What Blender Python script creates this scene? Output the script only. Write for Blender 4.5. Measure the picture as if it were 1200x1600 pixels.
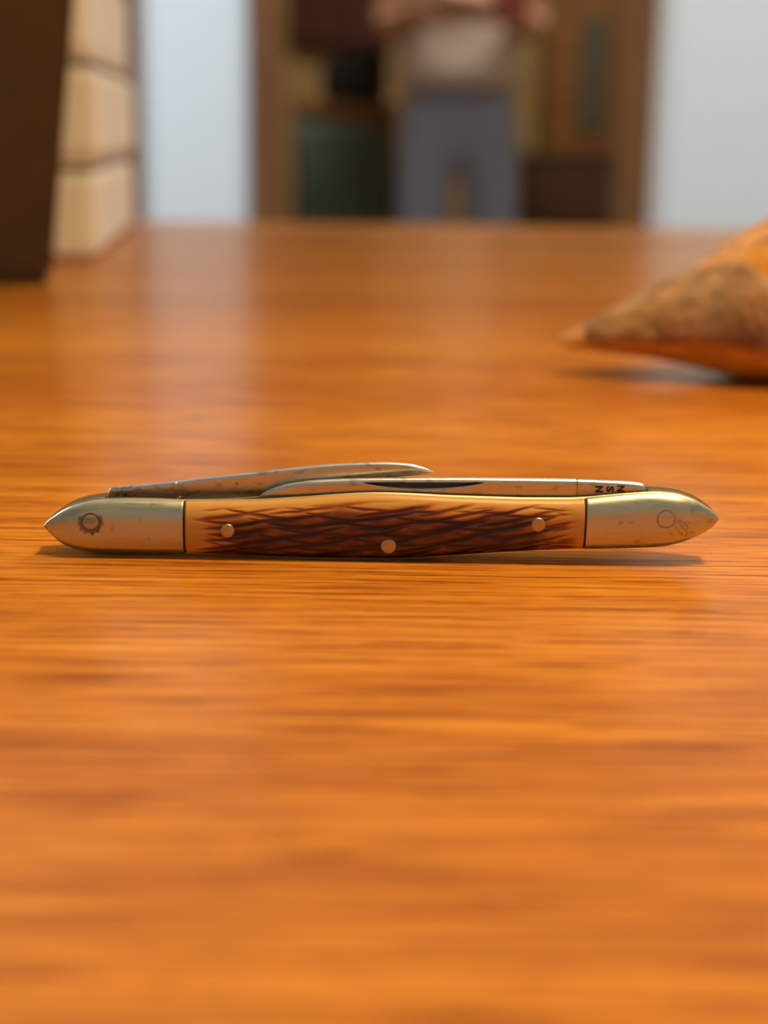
import bpy, bmesh, math, random
from mathutils import Vector, Matrix, noise as mnoise
random.seed(7)
for o in list(bpy.data.objects):
    bpy.data.objects.remove(o)
scene = bpy.context.scene
COL = scene.collection
R = math.radians

# ------------------------------------------------------------------ camera
W, H, F = 1200.0, 1600.0, 2400.0
TABLE_Z = 0.75
CAM = Vector((0.0, 0.0, TABLE_Z + 0.047))
PITCH, ROLL = R(14.17), R(0.85)
cam_d = bpy.data.cameras.new('camera')
cam = bpy.data.objects.new('camera', cam_d)
COL.objects.link(cam)
CR = Matrix.Rotation(R(90) - PITCH, 3, 'X') @ Matrix.Rotation(ROLL, 3, 'Z')
cam.matrix_world = Matrix.Translation(CAM) @ CR.to_4x4()
cam_d.sensor_fit = 'VERTICAL'
cam_d.sensor_height = 36.0
cam_d.sensor_width = 27.0
cam_d.lens = 36.0 * F / H
cam_d.clip_start = 0.005
cam_d.clip_end = 50
cam_d.dof.use_dof = True
cam_d.dof.focus_distance = 0.1700
cam_d.dof.aperture_fstop = 54.0 / 3.3
scene.camera = cam

# ------------------------------------------------------------------ world, lights, exposure
world = bpy.data.worlds.new('world')
scene.world = world
world.use_nodes = True
bg = world.node_tree.nodes['Background']
bg.inputs[0].default_value = (0.62, 0.78, 1.0, 1)
bg.inputs[1].default_value = 1.0
vs = scene.view_settings
vs.view_transform = 'Standard'
vs.look = 'None'
vs.exposure = 0.0
vs.gamma = 1.0
vs.use_curve_mapping = False

LAMP_POS = Vector((0.115, 0.165, 1.15))          # pendant lamp hanging over the desk
LAMP_WATT = 2.1
LAMP_COL = (1.0, 0.76, 0.42)
ROOM_FILL_WATT = 22.0                                 # added ceiling lamp, fills the right wall
HALL_FILL_WATT = 28.0                                  # added lamp that brightens the hall
WIN_WATT = 44.0                                  # daylight through the window in the left wall
WIN_COL = (0.70, 0.86, 1.0)
wl = bpy.data.lights.new('window_daylight', 'AREA')
wl.shape = 'RECTANGLE'
wl.size, wl.size_y = 1.1, 1.0
wl.energy = WIN_WATT
wl.color = WIN_COL
wlo = bpy.data.objects.new('window_daylight', wl)
COL.objects.link(wlo)
wlo.location = (-1.66, 1.95, 1.45)
wlo.rotation_euler = (0, R(-90), 0)


def ray(px, py):
    d = CR @ Vector(((px - W / 2) / F, -(py - H / 2) / F, -1.0))
    return d


def at_y(px, py, Y):
    d = ray(px, py)
    return CAM + d * ((Y - CAM.y) / d.y)


def at_z(px, py, Z=TABLE_Z):
    d = ray(px, py)
    return CAM + d * ((Z - CAM.z) / d.z)


# ------------------------------------------------------------------ helpers
def obj(name, me, mat=None, parent=None, smooth=False):
    if isinstance(me, bmesh.types.BMesh):
        bm = me
        bmesh.ops.recalc_face_normals(bm, faces=bm.faces[:])
        me = bpy.data.meshes.new(name)
        bm.to_mesh(me)
        bm.free()
    o = bpy.data.objects.new(name, me)
    COL.objects.link(o)
    if mat is not None and not me.materials:
        me.materials.append(mat)
    if parent is not None:
        o.parent = parent
    if smooth:
        for p in me.polygons:
            p.use_smooth = True
    return o


def tag(o, label=None, cat=None, group=None, kind=None):
    if label: o['label'] = label
    if cat: o['category'] = cat
    if group: o['group'] = group
    if kind: o['kind'] = kind
    return o


def thing(name, label, cat, loc=(0, 0, 0), rz=0.0, group=None):
    o = bpy.data.objects.new(name, None)
    COL.objects.link(o)
    o.empty_display_size = 0.02
    o.location = loc
    o.rotation_euler = (0, 0, rz)
    return tag(o, label, cat, group)


def box(bm, x0, x1, y0, y1, z0, z1, bevel=0.0, seg=2):
    r = bmesh.ops.create_cube(bm, size=1.0)
    vs_ = r['verts']
    for v in vs_:
        v.co = Vector((x0 + (v.co.x + .5) * (x1 - x0), y0 + (v.co.y + .5) * (y1 - y0), z0 + (v.co.z + .5) * (z1 - z0)))
    if bevel > 0:
        es = list({e for v in vs_ for e in v.link_edges})
        bmesh.ops.bevel(bm, geom=es, offset=bevel, segments=seg, profile=0.5, affect='EDGES')


def boxm(*a, **k):
    bm = bmesh.new()
    box(bm, *a, **k)
    return bm


def lathe(bm, prof, n=32, c=(0, 0, 0), axis='Z'):
    """prof: list of (r, z); closed at ends when r == 0"""
    rings = []
    for r_, z_ in prof:
        ring = []
        if r_ < 1e-9:
            ring = [bm.verts.new((0, 0, z_))]
        else:
            ring = [bm.verts.new((r_ * math.cos(2 * math.pi * k / n), r_ * math.sin(2 * math.pi * k / n), z_)) for k in range(n)]
        rings.append(ring)
    for a, b in zip(rings, rings[1:]):
        for k in range(n):
            k2 = (k + 1) % n
            if len(a) == 1 and len(b) == 1:
                continue
            if len(a) == 1:
                bm.faces.new((a[0], b[k2], b[k]))
            elif len(b) == 1:
                bm.faces.new((a[k], a[k2], b[0]))
            else:
                bm.faces.new((a[k], a[k2], b[k2], b[k]))
    allv = [v for r_ in rings for v in r_]
    for v in allv:
        p = v.co.copy()
        if axis == 'Y':
            p = Vector((p.x, -p.z, p.y))
        elif axis == 'X':
            p = Vector((p.z, p.x, p.y))
        v.co = p + Vector(c)
    return allv


def interp(pts, x):
    """smooth monotone-ish (Catmull/Hermite) interpolation of sorted (x, y) points"""
    if x <= pts[0][0]: return pts[0][1]
    if x >= pts[-1][0]: return pts[-1][1]
    for i in range(len(pts) - 1):
        if pts[i][0] <= x <= pts[i + 1][0]:
            break
    x0, y0 = pts[i]
    x1, y1 = pts[i + 1]
    h = x1 - x0
    d = (y1 - y0) / h
    if i > 0:
        dm = (y0 - pts[i - 1][1]) / (x0 - pts[i - 1][0])
        m0 = 0 if dm * d <= 0 else 2 * dm * d / (dm + d)
    else:
        m0 = d
    if i < len(pts) - 2:
        dp = (pts[i + 2][1] - y1) / (pts[i + 2][0] - x1)
        m1 = 0 if dp * d <= 0 else 2 * dp * d / (dp + d)
    else:
        m1 = d
    t = (x - x0) / h
    return (y0 * (1 + 2 * t) * (1 - t) ** 2 + h * m0 * t * (1 - t) ** 2 + y1 * t * t * (3 - 2 * t) - h * m1 * t * t * (1 - t))


def sm(a, b, x):
    t = max(0.0, min(1.0, (x - a) / (b - a)))
    return t * t * (3 - 2 * t)


# ------------------------------------------------------------------ materials
class NT:
    def __init__(self, name):
        self.m = bpy.data.materials.new(name)
        self.m.use_nodes = True
        self.t = self.m.node_tree
        self.p = self.t.nodes['Principled BSDF']

    def n(self, typ, **k):
        nd = self.t.nodes.new(typ)
        for a, b in k.items():
            setattr(nd, a, b)
        return nd

    def l(self, a, b):
        self.t.links.new(a, b)

    def coords(self, scale=(1, 1, 1), rot=(0, 0, 0), which='Object', loc=(0, 0, 0)):
        tc = self.n('ShaderNodeTexCoord')
        mp = self.n('ShaderNodeMapping')
        mp.inputs['Scale'].default_value = scale
        mp.inputs['Location'].default_value = loc
        mp.inputs['Rotation'].default_value = rot
        self.l(tc.outputs[which], mp.inputs[0])
        return mp.outputs[0]

    def noise(self, vec, scale=1, detail=4, rough=.55, dist=0):
        nz = self.n('ShaderNodeTexNoise')
        nz.inputs['Scale'].default_value = scale
        nz.inputs['Detail'].default_value = detail
        nz.inputs['Roughness'].default_value = rough
        nz.inputs['Distortion'].default_value = dist
        self.l(vec, nz.inputs['Vector'])
        return nz.outputs[0]

    def ramp(self, fac, stops):
        r = self.n('ShaderNodeValToRGB')
        while len(r.color_ramp.elements) > 1:
            r.color_ramp.elements.remove(r.color_ramp.elements[-1])
        for i, (p, c) in enumerate(stops):
            e = r.color_ramp.elements[0] if i == 0 else r.color_ramp.elements.new(p)
            e.position = p
            e.color = (c[0], c[1], c[2], 1) if not isinstance(c, (int, float)) else (c, c, c, 1)
        self.l(fac, r.inputs[0])
        return r.outputs[0]

    def mix(self, fac, a, b, mode='MIX'):
        mx = self.n('ShaderNodeMix', data_type='RGBA', blend_type=mode)
        for s, v in ((mx.inputs[0], fac), (mx.inputs[6], a), (mx.inputs[7], b)):
            if isinstance(v, (int, float)):
                s.default_value = v
            elif isinstance(v, tuple):
                s.default_value = (v[0], v[1], v[2], 1)
            else:
                self.l(v, s)
        return mx.outputs[2]

    def base(self, v):
        if isinstance(v, tuple):
            self.p.inputs['Base Color'].default_value = (v[0], v[1], v[2], 1)
        else:
            self.l(v, self.p.inputs['Base Color'])

    def set(self, **k):
        for a, b in k.items():
            s = self.p.inputs[a.replace('_', ' ')]
            if isinstance(b, (int, float)):
                s.default_value = b
            else:
                self.l(b, s)

    def bump(self, hgt, strength=.3, dist=.001):
        b = self.n('ShaderNodeBump')
        b.inputs['Strength'].default_value = strength
        b.inputs['Distance'].default_value = dist
        self.l(hgt, b.inputs['Height'])
        self.l(b.outputs[0], self.p.inputs['Normal'])


def s2l(r, g, b):
    f = lambda c: (c / 255 / 12.92) if c / 255 <= .04045 else ((c / 255 + .055) / 1.055) ** 2.4
    return (f(r), f(g), f(b))


def simple(name, col, rough=.6, metal=0.0, var=.12, scale=30, bump=0.0, spec=.5):
    m = NT(name)
    v = m.coords()
    nz = m.noise(v, scale, 4)
    m.base(m.mix(nz, tuple(c * (1 - var) for c in col), tuple(min(1, c * (1 + var)) for c in col)))
    m.set(Roughness=rough, Metallic=metal)
    m.p.inputs['Specular IOR Level'].default_value = spec
    if bump:
        m.bump(nz, bump, .002)
    return m.m


def wood(name, dark, mid, light, sx=8, sy=150, rough=.35, axis=0, spec=.4):
    m = NT(name)
    sc = [sy, sy, sy]
    sc[axis] = sx
    a = m.noise(m.coords(tuple(sc)), 1, 5, .6, .4)
    f = m.noise(m.coords(tuple(c * 6 for c in sc)), 1, 3, .6)
    c = m.ramp(a, [(.3, dark), (.5, mid), (.7, light)])
    c = m.mix(.35, c, m.ramp(f, [(.35, dark), (.65, light)]), 'MIX')
    m.base(c)
    m.set(Roughness=rough)
    m.p.inputs['Specular IOR Level'].default_value = spec
    return m.m


# desk veneer
HZ = 5.1  # shifts the broad wood noise so light falloff sits in the veneer colour


def desk_material():
    m = NT('desk_veneer')
    broad = m.noise(m.coords((3.5, 130, 1)), 1, 4, .55, .3)
    mid = m.noise(m.coords((9, 430, 1)), 1, 5, .65, .15)
    fine = m.noise(m.coords((42, 1150, 1)), 1, 4, .7)
    tone_falloff = m.noise(m.coords((2.0, 22, 1), loc=(0, 0, HZ)), 1, 2, .5)
    patch = m.noise(m.coords((60, 190, 1)), 1, 3, .6, .5)
    D, M, L = (.24, .050, .004), (.45, .122, .008), (.68, .240, .017)
    c = m.ramp(broad, [(.30, D), (.50, M), (.66, L)])
    c = m.mix(.45, c, m.ramp(mid, [(.36, D), (.50, M), (.62, L)]))
    c = m.mix(.30, c, m.ramp(patch, [(.34, (.30, .082, .010)), (.64, (.72, .26, .026))]))
    c = m.mix(.38, c, m.ramp(tone_falloff, [(.38, (.30, .078, .006)), (.62, (.74, .28, .022))]))
    c = m.mix(m.ramp(fine, [(.39, .85), (.50, 0.0)]), c, (.19, .036, .004))
    c = m.mix(m.ramp(fine, [(.56, 0.0), (.68, .35)]), c, (.82, .36, .06))
    m.base(c)
    # satin lacquer: a weak fresnel gloss over the wood
    m.set(Roughness=.9)
    m.p.inputs['Specular IOR Level'].default_value = 0.0
    bp = m.n('ShaderNodeBump')
    bp.inputs['Strength'].default_value = .12
    bp.inputs['Distance'].default_value = .0002
    m.l(fine, bp.inputs['Height'])
    gl = m.n('ShaderNodeBsdfGlossy')
    m.l(m.ramp(mid, [(.3, .22), (.7, .17)]), gl.inputs['Roughness'])
    gl.inputs['Color'].default_value = (1, .86, .72, 1)
    m.l(bp.outputs[0], gl.inputs['Normal'])
    m.l(bp.outputs[0], m.p.inputs['Normal'])
    fr = m.n('ShaderNodeFresnel')
    fr.inputs['IOR'].default_value = 1.38
    mu = m.n('ShaderNodeMath', operation='MULTIPLY')
    m.l(fr.outputs[0], mu.inputs[0])
    mu.inputs[1].default_value = .62
    mxs = m.n('ShaderNodeMixShader')
    m.l(mu.outputs[0], mxs.inputs[0])
    m.l(m.p.outputs[0], mxs.inputs[1])
    m.l(gl.outputs[0], mxs.inputs[2])
    out = [nd for nd in m.t.nodes if nd.type == 'OUTPUT_MATERIAL'][0]
    m.l(mxs.outputs[0], out.inputs['Surface'])
    return m.m


M = {}
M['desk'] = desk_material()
M['wall'] = simple('wall_paint', (.74, .75, .75), .75, var=.02, scale=3)
M['ceiling'] = simple('ceiling_paint', (.80, .79, .76), .8, var=.02, scale=3)
M['floor'] = wood('floor_boards', (.12, .06, .03), (.20, .10, .05), (.27, .15, .07), 3, 40, .4)
M['trim'] = wood('door_frame_wood', (.12, .045, .014), (.17, .068, .022), (.23, .10, .036), 4, 60, .6, axis=2, spec=.2)
M['hall_wall'] = simple('hall_plaster', (.40, .27, .12), .8, var=.08, scale=4)
M['dark_wood'] = wood('dark_cabinet_wood', (.035, .016, .007), (.065, .03, .012), (.10, .05, .02), 4, 60, .45, axis=2)
M['mid_wood'] = wood('console_wood', (.12, .05, .012), (.20, .085, .02), (.28, .13, .035), 4, 60, .45)
M['cream'] = simple('cream_board', (.88, .74, .54), .7, var=.07, scale=60, bump=.05)
M['cream_edge'] = simple('grey_brown_band', (.24, .17, .12), .7, var=.2, scale=60)
M['planter'] = simple('dark_brown_leather', (.060, .027, .006), .6, var=.35, scale=70, bump=.15, spec=.25)
M['brass'] = simple('aged_brass', (.70, .50, .24), .34, 1.0, .15, 900)
M['pin'] = simple('dull_brass_pin', (.50, .34, .15), .42, 1.0, .25, 2500)
M['steel'] = simple('worn_steel', (.62, .56, .48), .27, 1.0, .10, 700)
M['lamp_white'] = simple('lamp_enamel', (.8, .8, .78), .4, var=.02)
M['fabric_shirt'] = simple('beige_shirt_fabric', (.60, .51, .45), .9, var=.08, scale=40)
M['denim'] = simple('blue_grey_denim', (.30, .36, .52), .9, var=.15, scale=60)
M['skin'] = simple('skin', (.55, .31, .22), .55, var=.06, scale=20)
M['hair'] = simple('dark_brown_hair', (.05, .03, .02), .5, var=.3, scale=80)
M['shoe'] = simple('dark_shoe_leather', (.05, .04, .035), .5)
M['black_cloth'] = simple('black_bag_fabric', (.008, .008, .009), .8)
M['teal_cloth'] = simple('grey_teal_cloth', (.085, .13, .12), .9, var=.2, scale=20)
M['maroon'] = simple('maroon_wool', (.085, .026, .016), .9, var=.2, scale=30)
M['grey_green'] = simple('grey_green_panel', (.07, .072, .05), .5, var=.1)
M['rust'] = simple('rust_brown_card', (.28, .12, .02), .6, var=.15)
M['red'] = simple('dull_red_cover', (.28, .05, .04), .5)
g = NT('window_glass')
g.base((1, 1, 1))
g.set(Roughness=.02)
g.p.inputs['Transmission Weight'].default_value = 1.0
g.p.inputs['IOR'].default_value = 1.01
M['glass'] = g.m
e = NT('lamp_glow')
e.base((.9, .85, .75))
e.p.inputs['Emission Color'].default_value = (*LAMP_COL, 1)
e.p.inputs['Emission Strength'].default_value = 6.0
M['glow'] = e.m

# knife materials driven by dye and tarnish attributes; stain also darkens the nail nick
def attr_metal(name, clean, dirty, r0, r1, streak=(300, 2500, 2500)):
    m = NT(name)
    at = m.n('ShaderNodeAttribute', attribute_name='stain')
    nz = m.noise(m.coords(streak), 1, 5, .65)
    sp = m.noise(m.coords((1700, 1700, 1700)), 1, 3, .6)
    c = m.mix(nz, tuple(x * .82 for x in clean), tuple(min(1, x * 1.1) for x in clean))
    c = m.mix(m.ramp(sp, [(.64, 0.0), (.80, .35)]), c, dirty)
    c = m.mix(at.outputs['Fac'], c, dirty)
    m.base(c)
    m.set(Metallic=1.0)
    rr = m.n('ShaderNodeMapRange')
    m.l(nz, rr.inputs[0])
    rr.inputs[1].default_value = .3
    rr.inputs[2].default_value = .7
    rr.inputs[3].default_value = r0
    rr.inputs[4].default_value = r1
    m.l(rr.outputs[0], m.p.inputs['Roughness'])
    m.bump(sp, .16, .0001)
    return m.m


M['bolster'] = attr_metal('nickel_silver', (.56, .50, .32), (.12, .062, .025), .30, .44)
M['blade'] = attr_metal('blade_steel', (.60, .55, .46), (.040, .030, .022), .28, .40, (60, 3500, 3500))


def bone_material():
    m = NT('jigged_bone')
    at = m.n('ShaderNodeAttribute', attribute_name='dye')
    nz = m.noise(m.coords((300, 1300, 1300)), 1, 5, .6)
    amber = m.mix(nz, (.60, .27, .045), (.80, .45, .13))
    c = m.ramp(at.outputs['Fac'], [(0.0, (.60, .34, .072)), (.20, (.54, .21, .022)), (.42, (.24, .062, .007)), (.65, (.085, .017, .003)), (1.0, (.022, .004, .001))])
    c = m.mix(.12, c, amber, 'OVERLAY')
    m.base(c)
    m.set(Roughness=.36)
    m.p.inputs['Specular IOR Level'].default_value = .38
    m.bump(nz, .05, .0002)
    return m.m


M['bone'] = bone_material()


# ================================================================== SETTING
RX0, RX1, RY0, RY1, RZ = -1.65, 1.75, -1.30, 3.20, 2.50
HX0, HX1, HY1 = -1.30, 1.50, 5.60
tag(obj('floor', boxm(RX0 - .1, RX1 + .1, RY0 - .1, HY1 + .1, -.05, 0), M['floor']), 'dark wooden floor under the desk and hall', kind='structure')
tag(obj('ceiling', boxm(RX0 - .1, RX1 + .1, RY0 - .1, HY1 + .1, RZ, RZ + .05), M['ceiling']), 'plain white ceiling', kind='structure')
# door opening located from the frame seen behind the desk
dl, dr = at_y(411, 200, RY1).x, at_y(996, 200, RY1).x
bm = bmesh.new()
box(bm, RX0 - .1, dl, RY1, RY1 + .10, 0, RZ)
box(bm, dr, RX1 + .1, RY1, RY1 + .10, 0, RZ)
box(bm, dl, dr, RY1, RY1 + .10, 2.05, RZ)
tag(obj('wall_back', bm, M['wall']), 'white painted wall around the doorway', kind='structure')
bm = bmesh.new()
wy0, wy1, wz0, wz1 = 1.35, 2.55, .90, 2.0
box(bm, RX0 - .1, RX0, RY0, wy0, 0, RZ)
box(bm, RX0 - .1, RX0, wy1, RY1, 0, RZ)
box(bm, RX0 - .1, RX0, wy0, wy1, 0, wz0)
box(bm, RX0 - .1, RX0, wy0, wy1, wz1, RZ)
tag(obj('wall_left', bm, M['wall']), 'white side wall with a window', kind='structure')
tag(obj('wall_right', boxm(RX1, RX1 + .1, RY0, RY1, 0, RZ), M['wall']), 'white side wall to the right', kind='structure')
tag(obj('wall_front', boxm(RX0 - .1, RX1 + .1, RY0 - .1, RY0, 0, RZ), M['wall']), 'white wall behind the viewer', kind='structure')
# window
wn = thing('window_1', 'white framed window letting in cool daylight', 'window')
del wn['category']
tag(wn, kind='structure')
bm = bmesh.new()
for a in ((wy0, wy0 + .05, wz0, wz1), (wy1 - .05, wy1, wz0, wz1), (wy0 + .05, wy1 - .05, wz0, wz0 + .05), (wy0 + .05, wy1 - .05, wz1 - .05, wz1)):
    box(bm, RX0 - .09, RX0 + .01, a[0], a[1], a[2], a[3])
obj('window_frame', bm, M['lamp_white'], wn)
obj('pane', boxm(RX0 - .075, RX0 - .071, wy0 + .05, wy1 - .05, wz0 + .05, wz1 - .05), M['glass'], wn)
# door frame: two jambs and head, as trims
jl0, jl1 = at_y(388, 200, RY1).x, at_y(434, 200, RY1).x
jr0, jr1 = at_y(974, 200, RY1).x, at_y(1018, 200, RY1).x
dm = thing('trim_1', 'brown wooden door frame around the dark doorway', 'door frame')
del dm['category']
tag(dm, kind='structure')
obj('jamb', boxm(jl0, jl1, RY1 - .02, RY1 + .12, 0, 2.05, bevel=.004), M['trim'], dm)
obj('jamb', boxm(jr0, jr1, RY1 - .02, RY1 + .12, 0, 2.05, bevel=.004), M['trim'], dm)
obj('door_head', boxm(jl0, jr1, RY1 - .02, RY1 + .12, 2.05, 2.05 + (jl1 - jl0), bevel=.004), M['trim'], dm)
# narrow wooden trim further left on the wall
tl0, tl1 = at_y(196, 200, RY1).x, at_y(217, 200, RY1).x
tag(obj('trim_2', boxm(tl0, tl1, RY1 - .02, RY1, 0, RZ, bevel=.002), M['trim']), 'narrow brown wooden strip on the white wall', kind='structure')
bm = bmesh.new()
box(bm, RX0, jl0, RY1 - .015, RY1, 0, .09)
box(bm, jr1, RX1, RY1 - .015, RY1, 0, .09)
tag(obj('baseboard_back', bm, M['trim']), 'brown wooden baseboard along the white wall', kind='structure')
# hall beyond the doorway
tag(obj('wall_hall_back', boxm(HX0 - .1, HX1 + .1, HY1, HY1 + .1, 0, RZ), M['hall_wall']), 'tan plaster wall at the end of the hall', kind='structure')
tag(obj('wall_hall_left', boxm(HX0 - .1, HX0, RY1 + .1, HY1, 0, RZ), M['hall_wall']), 'tan plaster wall on the left of the hall', kind='structure')
tag(obj('wall_hall_right', boxm(HX1, HX1 + .1, RY1 + .1, HY1, 0, RZ), M['hall_wall']), 'tan plaster wall on the right of the hall', kind='structure')

# pendant lamp (its light lives here)
lp = thing('pendant_lamp', 'white pendant lamp hanging over the desk', 'lamp', LAMP_POS)
bm = bmesh.new()
lathe(bm, [(0, .16), (.02, .16), (.03, .12), (.075, .06), (.085, .0), (.082, .0), (.072, .058), (.027, .115), (0, .118)], 40)
obj('lamp_shade', bm, M['lamp_white'], lp, True)
bm = bmesh.new()
lathe(bm, [(0, .10), (.02, .095), (.035, .06), (.03, .03), (0, .012)], 24)
obj('bulb', bm, M['glow'], lp, True)
bm = bmesh.new()
lathe(bm, [(0, .155), (.004, .155), (.004, RZ - LAMP_POS.z - .02), (.05, RZ - LAMP_POS.z - .02), (.05, RZ - LAMP_POS.z), (0, RZ - LAMP_POS.z)], 16)
obj('cord', bm, M['lamp_white'], lp)
ll = bpy.data.lights.new('lamp_light', 'AREA')
ll.shape = 'DISK'
ll.size = .085
ll.energy = LAMP_WATT
ll.color = LAMP_COL
llo = bpy.data.objects.new('lamp_light', ll)
COL.objects.link(llo)
llo.parent = lp
llo.location = (0, 0, .004)
rl = thing('room_fill_lamp', 'added flat round ceiling lamp filling the right wall with light', 'lamp', (1.0, 1.9, RZ))  # unseen lamp, added to lift the right wall
bm = bmesh.new()
lathe(bm, [(0, -.05), (.15, -.045), (.2, -.02), (.21, 0), (0, 0)], 32)
obj('fill_diffuser', bm, M['lamp_white'], rl, True)
rld = bpy.data.lights.new('room_fill_light', 'AREA')
rld.shape = 'DISK'
rld.size = .36
rld.energy = ROOM_FILL_WATT
rld.color = (1.0, .93, .80)
rlo = bpy.data.objects.new('room_fill_light', rld)
COL.objects.link(rlo)
rlo.parent = rl
rlo.location = (0, 0, -.055)
hl = thing('hall_fill_lamp', 'added small round ceiling lamp brightening the hall', 'lamp', (.35, 3.95, RZ))  # unseen lamp, added to light the hall beyond the doorway
bm = bmesh.new()
lathe(bm, [(0, -.06), (.08, -.055), (.13, -.025), (.14, 0), (0, 0)], 32)
obj('fill_diffuser', bm, M['lamp_white'], hl, True)
hld = bpy.data.lights.new('hall_fill_light', 'AREA')
hld.shape = 'DISK'
hld.size = .24
hld.energy = HALL_FILL_WATT
hld.color = (1.0, .87, .68)
hlo = bpy.data.objects.new('hall_fill_light', hld)
COL.objects.link(hlo)
hlo.parent = hl
hlo.location = (0, 0, -.065)

# ================================================================== DESK
eL, eR = at_z(220, 344), at_z(1050, 356)
yaw = math.atan2(eR.y - eL.y, eR.x - eL.x)
mid = (eL + eR) / 2
dk = thing('desk', 'desk with a polished orange-brown wood grain top', 'desk', (0, 0, 0))
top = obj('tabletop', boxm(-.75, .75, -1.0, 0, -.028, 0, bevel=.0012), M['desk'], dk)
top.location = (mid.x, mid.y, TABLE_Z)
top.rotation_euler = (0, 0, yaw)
for sx in (-.70, .70):
    for sy in (-.95, -.05):
        lg = obj('leg', boxm(sx - .025, sx + .025, sy - .025, sy + .025, -TABLE_Z, -.028, bevel=.003), M['mid_wood'], dk)
        lg.location = (mid.x, mid.y, TABLE_Z)
        lg.rotation_euler = (0, 0, yaw)
for sy in (-.95, -.05):
    lg = obj('apron', boxm(-.674, .674, sy - .01, sy + .01, -.11, -.028), M['mid_wood'], dk)
    lg.location = (mid.x, mid.y, TABLE_Z)
    lg.rotation_euler = (0, 0, yaw)

# ================================================================== POCKET KNIFE
KC = at_z(600, 868)                 # where it touches the desk
KY = KC.y
knife = thing('pocket_knife', 'small two-bladed pocket knife with brown jigged bone handle and metal ends', 'pocket knife', (KC.x, KY, TABLE_Z))


def kp(px, py, dy):
    """pixel -> knife-local (x, z) on the vertical plane dy behind the knife's middle"""
    p = at_y(px, py, KY + dy)
    return p.x - KC.x, p.z - TABLE_Z


TOP = [(68, 820), (74, 813.5), (84, 806), (100, 795.5), (120, 787), (140, 782), (160, 779.4), (200, 778.4), (245, 779), (288, 780.5),
       (350, 780.5), (400, 780), (440, 778), (480, 775.5), (520, 772.5), (560, 770.2), (590, 769.5), (640, 771), (700, 774), (760, 776), (820, 777.6), (880, 777.8), (912, 776.6),
       (940, 774), (980, 770.5), (1015, 768.6), (1050, 771), (1080, 779), (1100, 789.5), (1115, 800), (1124, 809)]
BOT = [(68, 820), (72, 826), (80, 834.5), (92, 845), (106, 853), (126, 859), (150, 862), (200, 863.5), (288, 864),
       (350, 866.5), (420, 869), (500, 871), (560, 872), (610, 872), (650, 871), (690, 868.5), (740, 865), (800, 861.3), (860, 858.4), (912, 856.6),
       (950, 856), (990, 855), (1028, 853.6), (1060, 848), (1080, 841.5), (1100, 832), (1116, 820), (1124, 809)]
YL0, YL1 = .00128, .00155            # liner between these depths
BULGE = .00135
zmin = min(kp(x, y, -YL1)[1] for x, y in BOT)
ZOFF = -zmin + .00002


def outline(px):
    xt, zt = kp(px, interp(TOP, px), -YL1)
    xb, zb = kp(px, interp(BOT, px), -YL1)
    return (xt + xb) / 2, zt + ZOFF, zb + ZOFF


def to_local(px, py, dy=-.0029):
    x, z = kp(px, py, dy)
    return x, z + ZOFF


def section(t, power=3.0):
    return max(0.0, 1 - abs(t) ** power) ** .62


def tipfall(px):
    return min(sm(60, 130, px) * .9 + .1, (1 - sm(1050, 1132, px)) * .9 + .1)


def cover(name, px0, px1, nu, nv, side, mat, fn, parent, inset=0.0, attr='stain'):
    """one bolster or scale: D-section between px0..px1. side -1 faces the viewer, +1 the far side"""
    verts, faces, vals = [], [], []
    for i in range(nu + 1):
        px = px0 + (px1 - px0) * i / nu
        x, zt, zb = outline(px)
        zt -= inset
        zb += inset * .5
        m_, h_ = (zt + zb) / 2, max(1e-5, (zt - zb) / 2)
        edge = min(1.0, min(i, nu - i) / 2.0) if nu > 30 else 1.0
        for j in range(nv + 1):
            t = -math.cos(math.pi * j / nv) * .55 + (-1 + 2 * j / nv) * .45
            b = BULGE * tipfall(px) * section(t)
            z = m_ + h_ * t
            d, s = fn(px, x, z, t)
            b = max(0.0, b - d - (1 - edge) * .00006)
            verts.append((x, side * (YL1 + b), z))
            vals.append(s)
    nb = len(verts)
    for i in range(nu):
        for j in range(nv):
            a = i * (nv + 1) + j
            q = (a, a + nv + 1, a + nv + 2, a + 1)
            faces.append(q if side < 0 else q[::-1])
    # flat back against the liner
    bk = []
    for i in range(nu + 1):
        for j in (0, nv):
            v = verts[i * (nv + 1) + j]
            verts.append((v[0], side * YL1, v[2]))
            vals.append(0)
    for i in range(nu):
        a = nb + i * 2
        q = (a, a + 1, a + 3, a + 2)
        faces.append(q if side < 0 else q[::-1])
    for i in (0, nu):                      # end caps
        ring = [i * (nv + 1) + j for j in range(nv + 1)] + [nb + i * 2 + 1, nb + i * 2]
        faces.append(ring if (i == 0) == (side < 0) else ring[::-1])
    me = bpy.data.meshes.new(name)
    me.from_pydata(verts, [], faces)
    me.update()
    a_ = me.attributes.new(attr, 'FLOAT', 'POINT')
    a_.data.foreach_set('value', vals)
    o = obj(name, me, mat, parent, True)
    # sharp flat ends
    for p in me.polygons[-2:]:
        p.use_smooth = False
    return o


def vn(x, y, z=0.0):
    return mnoise.noise(Vector((x, y, z)))


def ring_mark(x, z, c, r, width):
    d = math.hypot(x - c[0], z - c[1])
    return math.exp(-((d - r) / width) ** 2), d


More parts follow.
